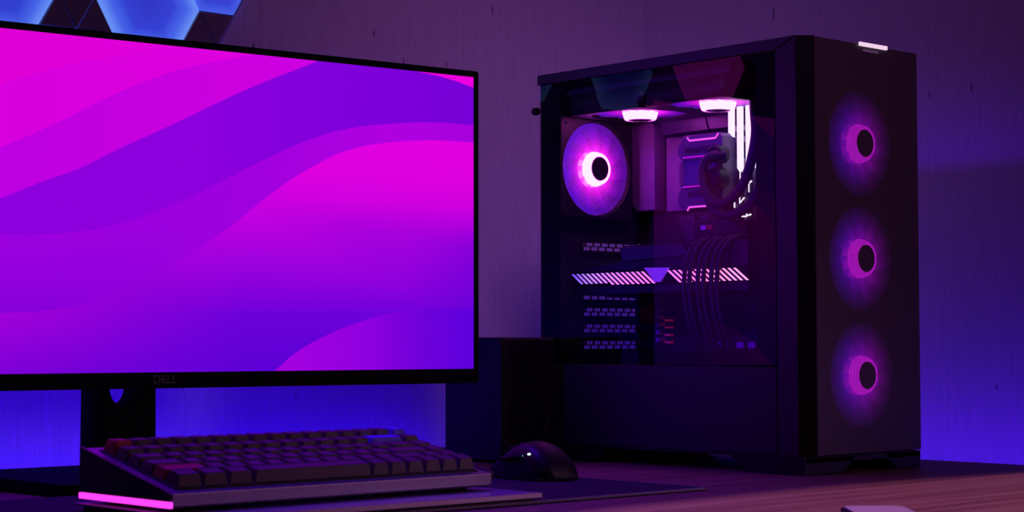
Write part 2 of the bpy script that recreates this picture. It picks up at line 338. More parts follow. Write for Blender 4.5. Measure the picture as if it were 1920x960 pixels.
def screen_mat():
    m = bpy.data.materials.new('wave_wallpaper'); m.use_nodes = True; nt = m.node_tree; L = nt.links.new
    b = nt.nodes['Principled BSDF']
    uv = nt.nodes.new('ShaderNodeUVMap'); sp = nt.nodes.new('ShaderNodeSeparateXYZ'); L(uv.outputs[0], sp.inputs[0]); S, Tt = sp.outputs[0], sp.outputs[1]
    # u=0..1 over s -.3735...3735 ; v=0..1 over z .1105...4300
    U = lambda s: (s * MK + SX) / (2 * SX); V = lambda z: (mz(z) - S0) / (S1 - S0)
    def curve(pts):
        n = nt.nodes.new('ShaderNodeFloatCurve'); c = n.mapping.curves[0]; n.mapping.extend = 'HORIZONTAL'; n.mapping.use_clip = False
        pts = [(U(a), V(z)) for a, z in pts]
        while len(c.points) < len(pts): c.points.new(.5, .5)
        for q, p in zip(c.points, pts): q.location = p; q.handle_type = 'AUTO'
        n.mapping.update(); L(S, n.inputs['Value']); return n.outputs[0]
    def step(cv, soft=.0016):
        d = nt.nodes.new('ShaderNodeMath'); d.operation = 'SUBTRACT'; L(cv, d.inputs[0]); L(Tt, d.inputs[1])
        r = nt.nodes.new('ShaderNodeMapRange'); r.inputs['From Min'].default_value = -soft; r.inputs['From Max'].default_value = soft; L(d.outputs[0], r.inputs['Value']); return r.outputs['Result'], d.outputs[0]
    def grad(val, stops, lo=0, hi=1):
        mr = nt.nodes.new('ShaderNodeMapRange'); mr.inputs['From Min'].default_value = lo; mr.inputs['From Max'].default_value = hi; L(val, mr.inputs['Value'])
        r = ramp(nt, stops); L(mr.outputs['Result'], r.inputs['Fac']); return r.outputs['Color']
    def mix(f, a, c):
        n = nt.nodes.new('ShaderNodeMix'); n.data_type = 'RGBA'
        if isinstance(f, float): n.inputs[0].default_value = f
        else: L(f, n.inputs[0])
        L(a, n.inputs[6]); L(c, n.inputs[7]); return n.outputs[2]
    g = srgb
    B0 = curve([(-.373, .30), (-.26, .335), (-.1644, .3768), (-.0913, .4031), (-.0115, .4234), (.05, .44)])
    B1 = curve([(-.373, .25), (-.26, .28), (-.1637, .319), (-.1073, .3462), (-.0683, .3678), (-.0073, .3971), (.0347, .4123), (.0779, .4232), (.13, .438), (.30, .47)])
    B2 = curve([(-.373, .225), (-.25, .243), (-.1631, .2721), (-.1256, .2883), (-.0871, .3035), (-.0475, .3241), (-.0068, .3438), (.035, .3647), (.0781, .3866), (.1225, .407), (.1587, .4222), (.20, .44), (.32, .47)])
    B3 = curve([(-.373, .25), (-.25, .240), (-.1627, .2387), (-.1251, .24), (-.0865, .2443), (-.0469, .2523), (-.0062, .2668), (.0356, .2849), (.0786, .3067), (.1229, .3286), (.1679, .3484), (.215, .3627), (.2635, .3706), (.3135, .3758), (.3715, .3769)])
    B4 = curve([(-.373, .18), (-.25, .167), (-.1619, .167), (-.1243, .1688), (-.0858, .1747), (-.0463, .1879), (-.0057, .2077), (.036, .2296), (.0789, .2581), (.1231, .2912), (.1681, .3192), (.215, .3403), (.2635, .3507), (.3135, .3562), (.3715, .3576)])
    B5 = curve([(.08, .07), (.1271, .1118), (.1506, .1295), (.1827, .1453), (.2156, .1575), (.2638, .1696), (.3136, .174), (.3714, .1746)])
    B6 = curve([(.20, .445), (.2534, .436), (.2934, .4301), (.3331, .426), (.3715, .4181)])
    c0 = grad(S, [(0, g(214, 0, 222)), (.28, g(222, 0, 214)), (.6, g(224, 0, 222))])
    c0b = grad(S, [(0, g(210, 0, 215)), (.28, g(214, 0, 222)), (.6, g(222, 0, 222))])
    c1 = grad(S, [(0, g(180, 0, 220)), (.28, g(188, 0, 226)), (.6, g(204, 0, 224))])
    c2 = grad(S, [(0, g(150, 0, 224)), (.28, g(140, 0, 222)), (.55, g(140, 0, 222)), (.8, g(126, 0, 218)), (1, g(118, 0, 214))])
    s3, d3 = step(B3)
    c3l = grad(d3, [(0, g(156, 0, 222)), (.5, g(146, 0, 222)), (1, g(130, 0, 216))], 0, .25)
    c3r = grad(S, [(.3, g(152, 0, 222)), (.6, g(158, 0, 222)), (.85, g(176, 0, 226)), (1, g(166, 0, 222))])
    c3 = mix(grad(S, [(.35, (0, 0, 0)), (.6, (1, 1, 1))]), c3l, c3r)
    s4, d4 = step(B4)
    # lower big wave
    v1 = grad(Tt, [(0, g(86, 0, 214)), (.18, g(108, 0, 218)), (.36, g(160, 0, 222)), (.50, g(196, 0, 224)), (.64, g(222, 0, 224)), (.8, g(226, 0, 226))])
    v0 = grad(Tt, [(0, g(124, 0, 214)), (.10, g(146, 0, 218)), (.20, g(166, 0, 216)), (.4, g(170, 0, 220))])
    c4 = mix(grad(S, [(.28, (0, 0, 0)), (.62, (1, 1, 1))]), v0, v1)
    nz = nt.nodes.new('ShaderNodeTexNoise'); nz.inputs['Scale'].default_value = 2.6; nz.inputs['Detail'].default_value = 0; L(uv.outputs[0], nz.inputs['Vector'])
    dk = grad(nz.outputs['Fac'], [(.45, (0, 0, 0)), (.7, (.42, .42, .42))])
    cd = grad(S, [(0, g(112, 0, 214)), (1, g(96, 0, 214))])
    low = grad(Tt, [(.0, (1, 1, 1)), (.42, (1, 1, 1)), (.55, (0, 0, 0))])
    mm = nt.nodes.new('ShaderNodeMix'); mm.data_type = 'RGBA'; mm.blend_type = 'MULTIPLY'; mm.inputs[0].default_value = 1; L(dk, mm.inputs[6]); L(low, mm.inputs[7])
    c4 = mix(mm.outputs[2], c4, cd)
    re = grad(S, [(.88, (0, 0, 0)), (1, (.6, .6, .6))]); mm2 = nt.nodes.new('ShaderNodeMix'); mm2.data_type = 'RGBA'; mm2.blend_type = 'MULTIPLY'; mm2.inputs[0].default_value = 1; L(re, mm2.inputs[6]); L(low, mm2.inputs[7])
    c4 = mix(mm2.outputs[2], c4, cd)
    c5 = grad(S, [(.66, g(166, 0, 224)), (.8, g(146, 0, 224)), (.9, g(112, 0, 218)), (1, g(92, 0, 222))])
    c6 = grad(S, [(0, g(232, 0, 220)), (1, g(236, 0, 222))])
    col = mix(step(B0)[0], c0, c0b); col = mix(step(B1)[0], col, c1); col = mix(step(B2)[0], col, c2); col = mix(s3, col, c3); col = mix(s4, col, c4); col = mix(step(B5)[0], col, c5)
    inv = nt.nodes.new('ShaderNodeMath'); inv.operation = 'SUBTRACT'; inv.inputs[0].default_value = 1; L(step(B6)[0], inv.inputs[1])
    col = mix(inv.outputs[0], col, c6)
    L(col, b.inputs['Emission Color']); b.inputs['Emission Strength'].default_value = 1; b.inputs['Base Color'].default_value = (.001, .001, .001, 1); b.inputs['Roughness'].default_value = .6; b.inputs['Specular IOR Level'].default_value = .03
    return m
me = bpy.data.meshes.new('screen')
co = [RM @ Vector(p) for p in ((-SX - .0005, -.0012, S0 - .0005), (SX + .0005, -.0012, S0 - .0005), (SX + .0005, -.0012, S1 + .0005), (-SX - .0005, -.0012, S1 + .0005))]
bk = [RM @ Vector(p) for p in ((-SX - .0005, .004, S0 - .0005), (SX + .0005, .004, S0 - .0005), (SX + .0005, .004, S1 + .0005), (-SX - .0005, .004, S1 + .0005))]
me.from_pydata([tuple(p - wloc(mon)) for p in co + bk], [], [(0, 1, 2, 3), (7, 6, 5, 4), (0, 4, 5, 1), (1, 5, 6, 2), (2, 6, 7, 3), (3, 7, 4, 0)])
ul = me.uv_layers.new(name='UVMap')
uvs = {0: (0, 0), 1: (1, 0), 2: (1, 1), 3: (0, 1), 4: (0, 0), 5: (1, 0), 6: (1, 1), 7: (0, 1)}
for lp in me.loops: ul.data[lp.index].uv = uvs[lp.vertex_index]
me.materials.append(screen_mat()); o = bpy.data.objects.new('screen', me); C.objects.link(o); o.parent = mon
lettering('DELL', .0118, RM @ Vector((.0036, -.0034, mz(.1033))), RM.to_3x3() @ Vector((1, 0, 0)), (0, 0, 1), 'text', mon, .0002)
nk = holed([(-.034, .004), (.032, .004), (.030, .30), (-.032, .30)], [circ(-.003, .0935, .0185)], 'y', .412, .450)
for v in nk.bm.verts: v.co.x += -.5480
nk.build('stand_neck', 'bezel', mon, bevel=.0015)
MB().box(-.585, -.505, .425, .470, .22, .34).build('mount', 'black', mon, bevel=.004)
MB().prism(rect(-.70, -.40, .262, .50, .02), 'z', .0003, .0125).build('stand_base', 'bezel', mon, bevel=.001)

# ------------------------------------------------------------------ speaker
t = thing('speaker', (-.06, .40, 0), 'small dark box speaker standing between the monitor and computer case', 'speaker')
MB().box(-.0985, -.0145, .352, .452, .003, .1450).build('cabinet', 'vinyl', t, bevel=.0015)
MB().box(-.0965, -.0165, .3500, .3525, .005, .1430).build('front_baffle', 'cone', t, bevel=.001)
wf = MB().lathe([(.030, .3492), (.031, .3478), (.028, .3478), (.026, .3495), (.010, .3515), (.009, .350), (.004, .3485), (.0005, .348)], (-.0565, 0, .050), caps=True).build('woofer', 'black', t, smooth=True)
MB().lathe([(.015, .3492), (.0155, .3482), (.013, .3482), (.008, .3488), (.004, .3478), (.0005, .3476)], (-.0565, 0, .108), caps=True).build('tweeter', 'black', t, smooth=True)
for x in (-.09, -.023):
    for y in (.36, .444): MB().lathe([(.005, 0.0002), (.005, .003)], (x, y, 0), 'z', 16).build('foot', 'rubber', t)

# ------------------------------------------------------------------ wall light panels
KP = (.77 + 1.232) / 1.922; hz = .5427; hs = .0710
def hexpts(cx, cz, s): return [(cx + s * math.cos(math.radians(60 * k)), cz + s * math.sin(math.radians(60 * k))) for k in range(6)]
def hexpanel(cx, cz, s, label, m='hexlit'):
    t = thing('light_panel', (cx, YW, cz), label, 'light panel', 'hexagonal light panels on the wall')
    MB().prism(hexpts(cx, cz, s), 'y', YW - .004, YW - .0002).build('backing', 'bezel', t)
    MB().prism(hexpts(cx, cz, s - .0012), 'y', YW - .009, YW - .004).build('diffuser', m, t, loc=(cx, YW, cz))
def tripanel(pts, label):
    cx = sum(p[0] for p in pts) / 3; cz = sum(p[1] for p in pts) / 3
    t = thing('unlit_panel', (cx, YW, cz), label, 'wall panel', 'unlit triangular panels on the wall')
    q = [(cx + (x - cx) * .925, cz + (z - cz) * .925) for x, z in pts]
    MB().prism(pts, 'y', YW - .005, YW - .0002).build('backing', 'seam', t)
    MB().prism(q, 'y', YW - .009, YW - .005).build('face', 'panel', t)
def X(x): return -1.5206 + (x + 1.5206) * KP
def Zp(z): return .138 + (z - .138) * KP
hexes = [(-.366, hz, hs, 'blue-glowing hexagonal panel in the middle, above the monitor'), (-.556, hz, hs, 'blue-glowing hexagonal panel at the left frame edge above the monitor'),
         (-.752, .5727, .086, 'magenta-glowing hexagonal panel beyond the left frame edge, mirrored in the glass side'),
         (-.2704, hz + .0435, .0500, 'small blue-glowing hexagonal panel nearest the corner')]
for a in hexes: hexpanel(X(a[0]), Zp(a[1]), a[2] * KP, a[3], 'pinkpanel' if 'magenta' in a[3] else 'hexlit')
s = .0475
tris = [((-.485, hz), (-.437, hz), (-.461, .5015), 'dark triangular panel pointing down between the two large blue hexagons'),
        ((-.485, hz), (-.5085, .5015), (-.4615, .5015), 'dark triangular panel right beside the left-edge blue hexagon'),
        ((-.437, hz), (-.4605, .5015), (-.4135, .5015), 'dark triangular panel left beside the middle blue hexagon'),
        ((-.2954, hz), (-.3185, .5025), (-.2705, .5025), 'dark triangular panel right beside the middle blue hexagon'),
        ((-.2954, hz), (-.2454, hz), (-.2700, .5025), 'dark triangular panel pointing down below the small blue hexagon')]
for a, b_, c_, lab in tris: tripanel([(X(p[0]), Zp(p[1])) for p in (a, b_, c_)], lab)

# ------------------------------------------------------------------ tray under the keyboard
t = thing('desk_tray', (-.6, 0, .003), 'thin glossy dark tray with bright metal rim lying under the keyboard', 'tray')
MB().box(-.768, -.4225, -.0600, .125, .0080, .0095).build('tray_top', 'tray', t, bevel=.0004)
MB().box(-.768, -.4225, -.0616, -.0600, .0052, .0096).build('front_rim', 'trayedge', t, bevel=.0004)
MB().box(-.762, -.4285, -.0560, .120, .0030, .0080).build('tray_base', 'black', t)

# ------------------------------------------------------------------ keyboard
U = .01905; KX, KY, KYAW, KZ = -.7659, -.0160, .0089, .0130; TILT = .2126; KT = .0253; KL = .3312; KD = .137; MF = .0105; MS = (KL - 16 * U) / 2
RK = Matrix.Translation((KX, KY, 0)) @ Matrix.Rotation(KYAW, 4, 'Z')
kb = thing('keyboard', (KX + .16, KY + .06, .0095), 'compact mechanical keyboard with charcoal keys, red and blue accents and pink side light', 'keyboard')
def in_k(mb):
    for v in mb.bm.verts: v.co = RK @ v.co
    return mb
bz = KT + KD * math.sin(TILT); bd = KD * math.cos(TILT)
def top(b): return KT + b * math.tan(TILT)
# body: side profile (depth, height), open well for the keys
in_k(MB().prism([(.0008, KZ + .0015), (.002, KZ), (bd - .004, KZ), (bd, KZ + .006), (bd, bz - .0005), (.0105, top(.0105) - .0012), (.0030, KT), (0, KT - .0010)], 'x', .003, KL - .003)).build('case_body', 'alu', kb, bevel=.0006)
for x0, x1 in ((0, .003), (KL - .003, KL)):
    in_k(MB().prism([(.0008, KZ + .0055), (bd, KZ + .0055), (bd, bz + .001), (.0030, KT + .0006), (0, KT - .0006)], 'x', x0, x1)).build('side_cheek', 'kside', kb, bevel=.0005)  # darker metal holds the shade on the keyboard's sides
for x0, x1 in ((-.0004, .0029),):
    in_k(MB().prism([(-.0003, KZ + .0006), (bd, KZ + .0006), (bd, KZ + .0052), (-.0003, KZ + .0052)], 'x', x0, x1)).build('light_strip', 'strip', kb)
RT = RK @ Matrix.Translation((0, 0, KT)) @ Matrix.Rotation(TILT, 4, 'X')
mb = MB(); mb.box(MS - .001, KL - MS + .001, MF - .002, MF + 6 * U + .002, -.0012, .0006, RT); mb.build('key_plate', 'kplate', kb)
for x in (.03, KL - .03):
    for y in (.02, bd - .02): in_k(MB().box(x - .012, x + .012, y - .004, y + .004, .0096, KZ + .001)).build('foot', 'rubber', kb)
# keycaps: rows from front (0) to back (5)
rows = [[('k', 1.25), ('k', 1.25), ('k', 1.25), ('k', 6.25)] + [('k', 1)] * 6,
        [('r', 2.25)] + [('k', 1)] * 10 + [('k', 1.75), ('k', 1), ('k', 1)],
        [('k', 1.75)] + [('k', 1)] * 11 + [('k', 2.25), ('k', 1)],
        [('k', 1.5)] + [('k', 1)] * 12 + [('k', 1.5), ('k', 1)],
        [('k', 1)] * 13 + [('b', 2), ('k', 1)],
        [('r', 1)] + [('k', 1)] * 13 + [('b', 1), ('k', 1)]]
rows[5] = [('r', 1)] + [('k', 1)] * 14 + [('b', 1)]
ht = [.0096, .0082, .0076, .0076, .0090, .0106]
rake = [.02, .0, -.03, -.07, -.12, -.16]
cache = {}
def keycap(r, wd):
    if (r, wd) in cache: return cache[(r, wd)]
    W_ = wd * U - .0009; D_ = U - .0009; h = ht[r]; tw = W_ - .0058; td = D_ - .0050; oy = .0006
    def ring(w2, d2, z, oy=0, sag=0, rk=0):
        o = []; rr = .0012; n = 3
        for cx, cy2, s0 in ((w2 / 2 - rr, -d2 / 2 + rr, -90), (w2 / 2 - rr, d2 / 2 - rr, 0), (-w2 / 2 + rr, d2 / 2 - rr, 90), (-w2 / 2 + rr, -d2 / 2 + rr, 180)):
            for k in range(n + 1):
                t_ = math.radians(s0 + 90 * k / n); x = cx + rr * math.cos(t_); y = cy2 + rr * math.sin(t_); o.append((x, y + oy, z + rk * y))
        return o
    mb = MB(); mb.loft([ring(W_, D_, 0), ring(W_ - .0006, D_ - .0006, .0015, .0001), ring(tw + .0012, td + .0012, h - .0006, oy, rk=rake[r]), ring(tw + .0002, td + .0002, h, oy, rk=rake[r]), ring(tw - .003, td - .003, h - .0006, oy, rk=rake[r])])
    bmesh.ops.recalc_face_normals(mb.bm, faces=mb.bm.faces)
    me = bpy.data.meshes.new('keycap'); mb.bm.to_mesh(me); mb.bm.free(); me.materials.append(M['key'])
    cache[(r, wd)] = me; return me
kinv = Matrix.Translation(-wloc(kb))
for r, row in enumerate(rows):
    x = MS
    for kk, (c_, wd) in enumerate(row):
        if (r, kk) == (1, 0): pass
        me = keycap(r, wd)
        if c_ != 'k':
            me = me.copy(); me.materials[0] = M['keyred' if c_ == 'r' else 'keyblue']  # blue light on these keys is put into the cap colour
        o = bpy.data.objects.new('keycap', me); C.objects.link(o); o.parent = kb
        o.matrix_local = kinv @ RT @ Matrix.Translation((x + wd * U / 2, MF + (r + .5) * U, .0008))
        if c_ == 'r': o['label'] = 'red keycap'
        if c_ == 'b': o['label'] = 'blue keycap'
        x += wd * U

# ------------------------------------------------------------------ mouse
ms = thing('mouse', (-.25, .132, .0033), 'black ergonomic mouse with a small white light on the desk mat', 'mouse')
def mouse_ring(y):
    """y 0 (rear) .. 1 (nose): cross-section across x"""
    tt = y; L_ = .128
    hh = .0415 * (math.sin(PI * min(1, max(0, (.08 + .92 * (1 - tt) ** 1.0 * .95)))) ** .55 if tt > .5 else (math.sin(PI * (.5 * (.10 + tt) / .60)) ** .6 if tt < .5 else 1))
    return hh
prof_h = [(0, .010), (.03, .018), (.08, .0245), (.18, .033), (.30, .0385), (.42, .0405), (.55, .0385), (.70, .0320), (.84, .0240), (.94, .0165), (.985, .011), (1, .007)]
prof_w = [(0, .016), (.03, .024), (.08, .029), (.18, .034), (.30, .035), (.42, .034), (.55, .0325), (.70, .032), (.84, .0315), (.94, .029), (.985, .024), (1, .018)]
L_ = .092; rings = []
for (tt, h), (_, wd) in zip(prof_h, prof_w):
    y = .088 + L_ * tt; ring = []; wd *= .82; h *= 1.01
    for k in range(28):
        a = 2 * PI * k / 28; c, d = math.cos(a), math.sin(a)
        ex = math.copysign(abs(c) ** .75, c); ez = math.copysign(abs(d) ** .8, d)
        z = .0055 + (h - .0055) * ez if ez > 0 else .0055 + .0018 * ez
        lean = -.004 * max(0, ez)            # higher on the thumb side
        waist = 1 - .12 * math.exp(-((z - .015) / .008) ** 2) * (1 if .25 < tt < .85 else 0)
        ring.append((-.25 + ex * wd * waist + lean, y, z))
    rings.append(ring)
MB().loft(rings).build('shell', 'black', ms, smooth=True)
MB().loft([[(-.25 + .0285 * sc_ * math.cos(a), .134 + .0515 * sc_ * math.sin(a), z) for a in [2 * PI * k / 32 for k in range(32)]] for z, sc_ in ((.0032, .93), (.0042, 1.0), (.0058, .97))]).build('base_plate', 'gloss', ms, smooth=True)
MB().loft([[(-.277 - q * .5, y, z) for z in (.0040, .0060 + q)] + [(-.262, y, z) for z in (.008, .004)] for y, q in ((.096, .000), (.108, .004), (.122, .006), (.140, .004), (.152, .0))]).build('thumb_rest', 'black', ms, smooth=True)
for y in (.132, .148): MB().box(-.2800, -.2740, y - .0070, y + .0070, .0225 - (y - .132) * .1, .0270 - (y - .132) * .12).build('side_button', 'gloss', ms, bevel=.0015)
MB().lathe([(.004, -.254), (.0105, -.254), (.0115, -.253), (.0115, -.249), (.0105, -.248), (.004, -.248)], (0, .163, .0225), 'x', 32).build('scroll_wheel', 'gloss', ms, smooth=True)
MB().box(-.2515, -.2495, .143, .155, .032, .0378).build('mode_button', 'gloss', ms, bevel=.0006)
MB().lathe([(.0005, -.0010), (.0016, -.0008), (.0020, .0004), (.0012, .0012)], (-.2755, .1140, .0288), 'z', 16).build('indicator_light', 'moused', ms)
MB().box(-.2775, -.2760, .1215, .1225, .0262, .0280).build('small_light', 'mouseg', ms)

# ------------------------------------------------------------------ pale object at the bottom edge
t = thing('small_case', (-.315, -.355, 0), 'pale rounded flat case on the desk at the bottom frame edge', 'case')
RC = Matrix.Translation((-.3320, -.3455, 0)) @ Matrix.Rotation(math.radians(-43), 4, 'Z')
mb = MB(); mb.prism(rect(-.026, .026, -.050, .020, .010), 'z', .0003, .0085)
for v in mb.bm.verts: v.co = RC @ v.co
mb.build('body', 'black', t, bevel=.0012)
mb = MB(); mb.prism(rect(-.0235, .0235, -.0475, .0175, .008), 'z', .0085, .0094)
for v in mb.bm.verts: v.co = RC @ v.co
mb.build('lid', 'pale', t, bevel=.0004)

# ------------------------------------------------------------------ computer case
W, D, H = .209, .3964, .4608
pc = thing('computer_case', (W / 2, D / 2, 0), 'black tower computer with glass side and three glowing front fans', 'computer')
# shell
MB().prism([(D, H), (0, H), (.0277, .4490), (D, .4490)], 'x', 0, .010).build('top_rail', 'steel', pc, bevel=.0006)
MB().prism([(-.0002, H - .0012), (.0270, .4478), (.0270, .0205), (-.0002, .0205)], 'x', 0, .010).build('front_column', 'steel', pc, bevel=.0004)
MB().box(.010, W, 0, D, .4540, H).build('top_panel', 'steel', pc, bevel=.0008)
MB().box(0, .0025, .0285, D, .0205, .1125).build('lower_side_panel', 'steel', pc, bevel=.0006)
MB().box(W - .0025, W, 0, D, .0205, .4538).build('right_side_panel', 'steel', pc)
MB().box(.0026, W - .0027, .004, D - .004, .0175, .0205).build('floor_pan', 'steel', pc)
MB().box(.0026, W - .0027, .075, D - .005, .1085, .1125).build('power_supply_shroud', 'inner', pc)
MB().box(.0026, W - .0027, .0745, .0765, .0210, .1125).build('shroud_front', 'inner', pc)
MB().box(.172, .1740, .030, D - .005, .1130, .4530).build('motherboard_tray', 'inner', pc)
# rear wall with cut-outs
FX, FZ = .0710, .3500
slots = [.2568, .2365, .2165, .1967, .1765, .1563, .1360]
MB_rear = holed(rect(.0026, W - .0027, .0210, .4535), [circ(FX, FZ, .0585)] + [rect(.0690, .1655, z - .0088, z + .0088) for z in slots] + [rect(.130, .170, .268, .425)], 'y', D - .0045, D - .0030)
MB_rear.build('rear_panel', 'inner', pc)
hx = []; p = .0072
for i in range(-9, 10):
    for j in range(-9, 10):
        x = i * p * .8660; z = j * p + (p / 2 if i % 2 else 0)
        if math.hypot(x, z) < .0545: hx.append([(FX + x + .0034 * math.cos(math.radians(60 * k)), FZ + z + .0034 * math.sin(math.radians(60 * k))) for k in range(6)])
holed(circ(FX, FZ, .0600, 48), hx, 'y', D - .0030, D - .0020).build('rear_fan_grille', 'inner', pc)
holed(rect(.129, .171, .267, .426), [rect(.136, .150, .345 + k * .022, .352 + k * .022, .001) for k in (0, 1, 2)], 'y', D - .0030, D - .0020).build('port_plate', 'steel', pc)
for z in slots:
    if z in (.2365, .2165):
        MB().box(.0685, .1660, D - .0030, D - .0020, z - .0092, z + .0092).build('card_bracket', 'steel', pc); continue
    holes = []
    for k in range(7):
        holes.append(rect(.0720 + k * .0133, .0720 + k * .0133 + .0112, z - .0049, z - .0007, .0006, 2))
        holes.append(rect(.0768 + k * .0133, .0768 + k * .0133 + .0112, z + .0006, z + .0046, .0006, 2) if k < 6 else rect(.0768 + k * .0133, .1630, z + .0006, z + .0046, .0006, 2))
    holes.append(rect(.0720, .0738, z + .0006, z + .0046, .0002, 2)); holes.append(rect(.1645, .1655, z - .0049, z - .0007, .0001, 2))
    sc_ = holed(rect(.0685, .1660, z - .0094, z + .0094), holes, 'y', D - .0058, D - .0048).build('slot_cover', 'inner', pc)
    MB().lathe([(.0022, D - .0075), (.0030, D - .0070), (.0030, D - .0058)], (.1745 - .004, 0, z + .004), 'y', 14).build('screw', 'silver', pc)
# glass side and its printed border
MB().box(0, .0035, .0277, .3935, .1135, .4482).build('glass_panel', 'glass', pc, bevel=.0005)
holed(rect(.0282, .3930, .1140, .4478), [rect(.0577, .3610, .1285, .4440, .010)], 'x', .0040, .0046).build('glass_border', 'bezel', pc)
MB().lathe([(.0001, .3930), (.0001, .398), (.0045, .3985), (.0048, .4040), (.0042, .4055)], (.0030, 0, .4180), 'y', 20).build('thumb_screw', 'black', pc, smooth=True)
# front: chamfered frame and mesh face
FY = -.0125
MB().loft([[(0.0003, -.0004, z), (.0138, FY, z), (.0152, FY, z), (.0152, .003, z), (.0003, .003, z)] for z in (.0205, .4606)]).build('front_chamfer', 'gloss', pc)
MB().loft([[(W, -.0004, z), (W - .0118, FY, z), (W - .0132, FY, z), (W - .0132, .003, z), (W, .003, z)] for z in (.0205, .4600)]).build('front_chamfer', 'gloss', pc)
holed(rect(.0152, W - .0132, .0205, .4600), [rect(.0185, W - .0165, .0300, .4500)], 'y', FY, .002).build('front_frame', 'steel', pc)
MB().box(.0156, W - .0136, FY - .0010, FY - .0004, .0210, .4596).build('front_mesh', 'mesh', pc)
MB().box(.0905, .1400, FY - .0035, FY - .0010, .4575, .4620).build('status_light', 'led', pc, bevel=.0008)  # white glare on the top edge, put in as a glowing bar
MB().box(.0980, .1250, FY - .0020, FY - .0010, .4520, .4545).build('front_tab', 'silver', pc, bevel=.0005)
# base skirt and feet
MB().box(.004, W - .004, -.006, .010, .0122, .0190).build('base_skirt', 'black', pc, bevel=.0005)
def foot(x0, x1, y0, y1, tx, ty):
    mb = MB(); mb.loft([[(x0, y0, .0180), (x1, y0, .0180), (x1, y1, .0180), (x0, y1, .0180)], [(x0 + (tx[0]), y0 + ty[0], .0003), (x1 - tx[1], y0 + ty[0], .0003), (x1 - tx[1], y1 - ty[1], .0003), (x0 + tx[0], y1 - ty[1], .0003)]])
    mb.build('foot', 'black', pc, bevel=.0004)
for xx in ((.003, .090, (0, .022)), (.140, .205, (.022, 0))):
    foot(xx[0], xx[1], -.006, .098, xx[2], (0, .028)); foot(xx[0], xx[1], .285, D - .004, xx[2], (.018, 0))

# fans ------------------------------------------------------------
def make_fan():
    """local: axis y, front face towards -y; the frame spans y 0..25 mm"""
    f = holed(rect(-.0600, .0600, -.0600, .0600, .006), [circ(0, 0, .0580, 48)] + [circ(a * .0525, b * .0525, .002, 10) for a in (-1, 1) for b in (-1, 1)], 'y', 0, .025).build('fan', 'black', None)
    C.objects.unlink(f)
    mb = MB()
    for k in range(11):
        a0 = 2 * PI * k / 11; rings = []
        for j in range(7):
            r = .0214 + (.0565 - .0214) * j / 6; sweep = .35 * (j / 6) ** 1.3; wd = .80 + .02 * j
            ring = []
            for q in (-1, -.5, 0, .5, 1):
                a = a0 + sweep + wd * .5 * q; ring.append((r * math.cos(a), .0045 + .0010 * q, r * math.sin(a)))
            for q in (1, .5, 0, -.5, -1):
                a = a0 + sweep + wd * .5 * q; ring.append((r * math.cos(a), .0053 + .0010 * q, r * math.sin(a)))
            rings.append(ring)
        mb.loft(rings)
    parts = [mb.build('blades', 'blade', None, smooth=True)]
    parts.append(MB().lathe([(.0218, .012), (.0212, .003), (.0192, -.0035), (.0180, -.0048), (.0152, -.0052), (.0149, -.003)], caps=False).build('hub_light', 'ringlight', None, smooth=True))
    parts.append(MB().lathe([(.0148, .022), (.0148, -.0046), (.0142, -.0053), (.0005, -.0053)]).build('hub_cap', 'black', None, smooth=True))
    s_ = MB()
    for k in range(4):
        a = PI / 4 + PI / 2 * k; s_.box(.015, .0595, .0215, .0235, -.0018, .0018, Matrix.Rotation(a, 4, 'Y'))
    s_.lathe([(.021, .0210), (.021, .0245), (.0005, .0248)], caps=False)
    parts.append(s_.build('motor_mount', 'black', None))
    for q in parts: C.objects.unlink(q)
    return f, parts
fan0, fparts = make_fan()
base = wloc(pc)
def place_fan(loc, rot):
    f = fan0.copy(); C.objects.link(f); f.parent = pc; f.location = Vector(loc) - base; f.rotation_euler = rot
    for q in fparts:
        c = q.copy(); C.objects.link(c); c.parent = f
    return f
place_fan((FX, D - .0310, FZ), (0, 0, 0))['label'] = 'rear fan with bright pink glowing hub'
for y in (.2975, .1745): place_fan((.0760, y, .4090), (math.radians(90), 0, 0))['label'] = 'top fan facing down with glowing hub'
for z in (.1030, .2290, .3540): 
    f = place_fan((.1085, -.0030, z), (0, 0, 0)); f['label'] = 'front fan behind the mesh'
    for q in f.children:
        if q.name.startswith('hub_light'): q.data = q.data.copy(); q.data.materials[0] = M['ringdim']
        if q.name.startswith('blades'): q.data = q.data.copy(); q.data.materials[0] = M['bladedim']
holed(rect(.0040, W - .0040, .0215, .4520), [], 'y', .0235, .0245).build('front_fan_bracket', 'inner', pc)  # unseen solid plate added to keep side light off the front fans
# radiator under the roof
MB().box(.016, .136, .105, .375, .4345, .4535).build('radiator', 'inner', pc, bevel=.001)

# motherboard and what sits on it ---------------------------------
mbd = MB().box(.1660, .1685, .142, .386, .128, .428).build('motherboard', 'pcb', pc)
MB().prism([(.341, .302), (.372, .302), (.380, .312), (.380, .425), (.350, .425), (.341, .405)], 'x', .146, .1660).build('port_shroud', 'shroud', mbd, bevel=.001)
vs = MB()
vs.prism([(.166, .394), (.246, .394), (.252, .413), (.166, .413)], 'x', .142, .1655); vs.prism([(.249, .394), (.318, .394), (.332, .413), (.255, .413)], 'x', .142, .1655)
vs.box(.150, .1660, .226, .332, .394, .411); vs.build('voltage_heatsink', 'sink', mbd)
MB().prism([(.262, .300), (.334, .300), (.334, .392), (.262, .392)], 'x', .160, .1660).build('side_heatsink', 'shroud', mbd, bevel=.001)
MB().prism([(.205, .262), (.262, .262), (.275, .292), (.218, .292)], 'x', .156, .1660).build('drive_cover', 'sink', mbd, bevel=.0008)
MB().prism([(.275, .262), (.300, .262), (.313, .292), (.288, .292)], 'x', .158, .1660).build('drive_cover', 'sink', mbd, bevel=.0008)
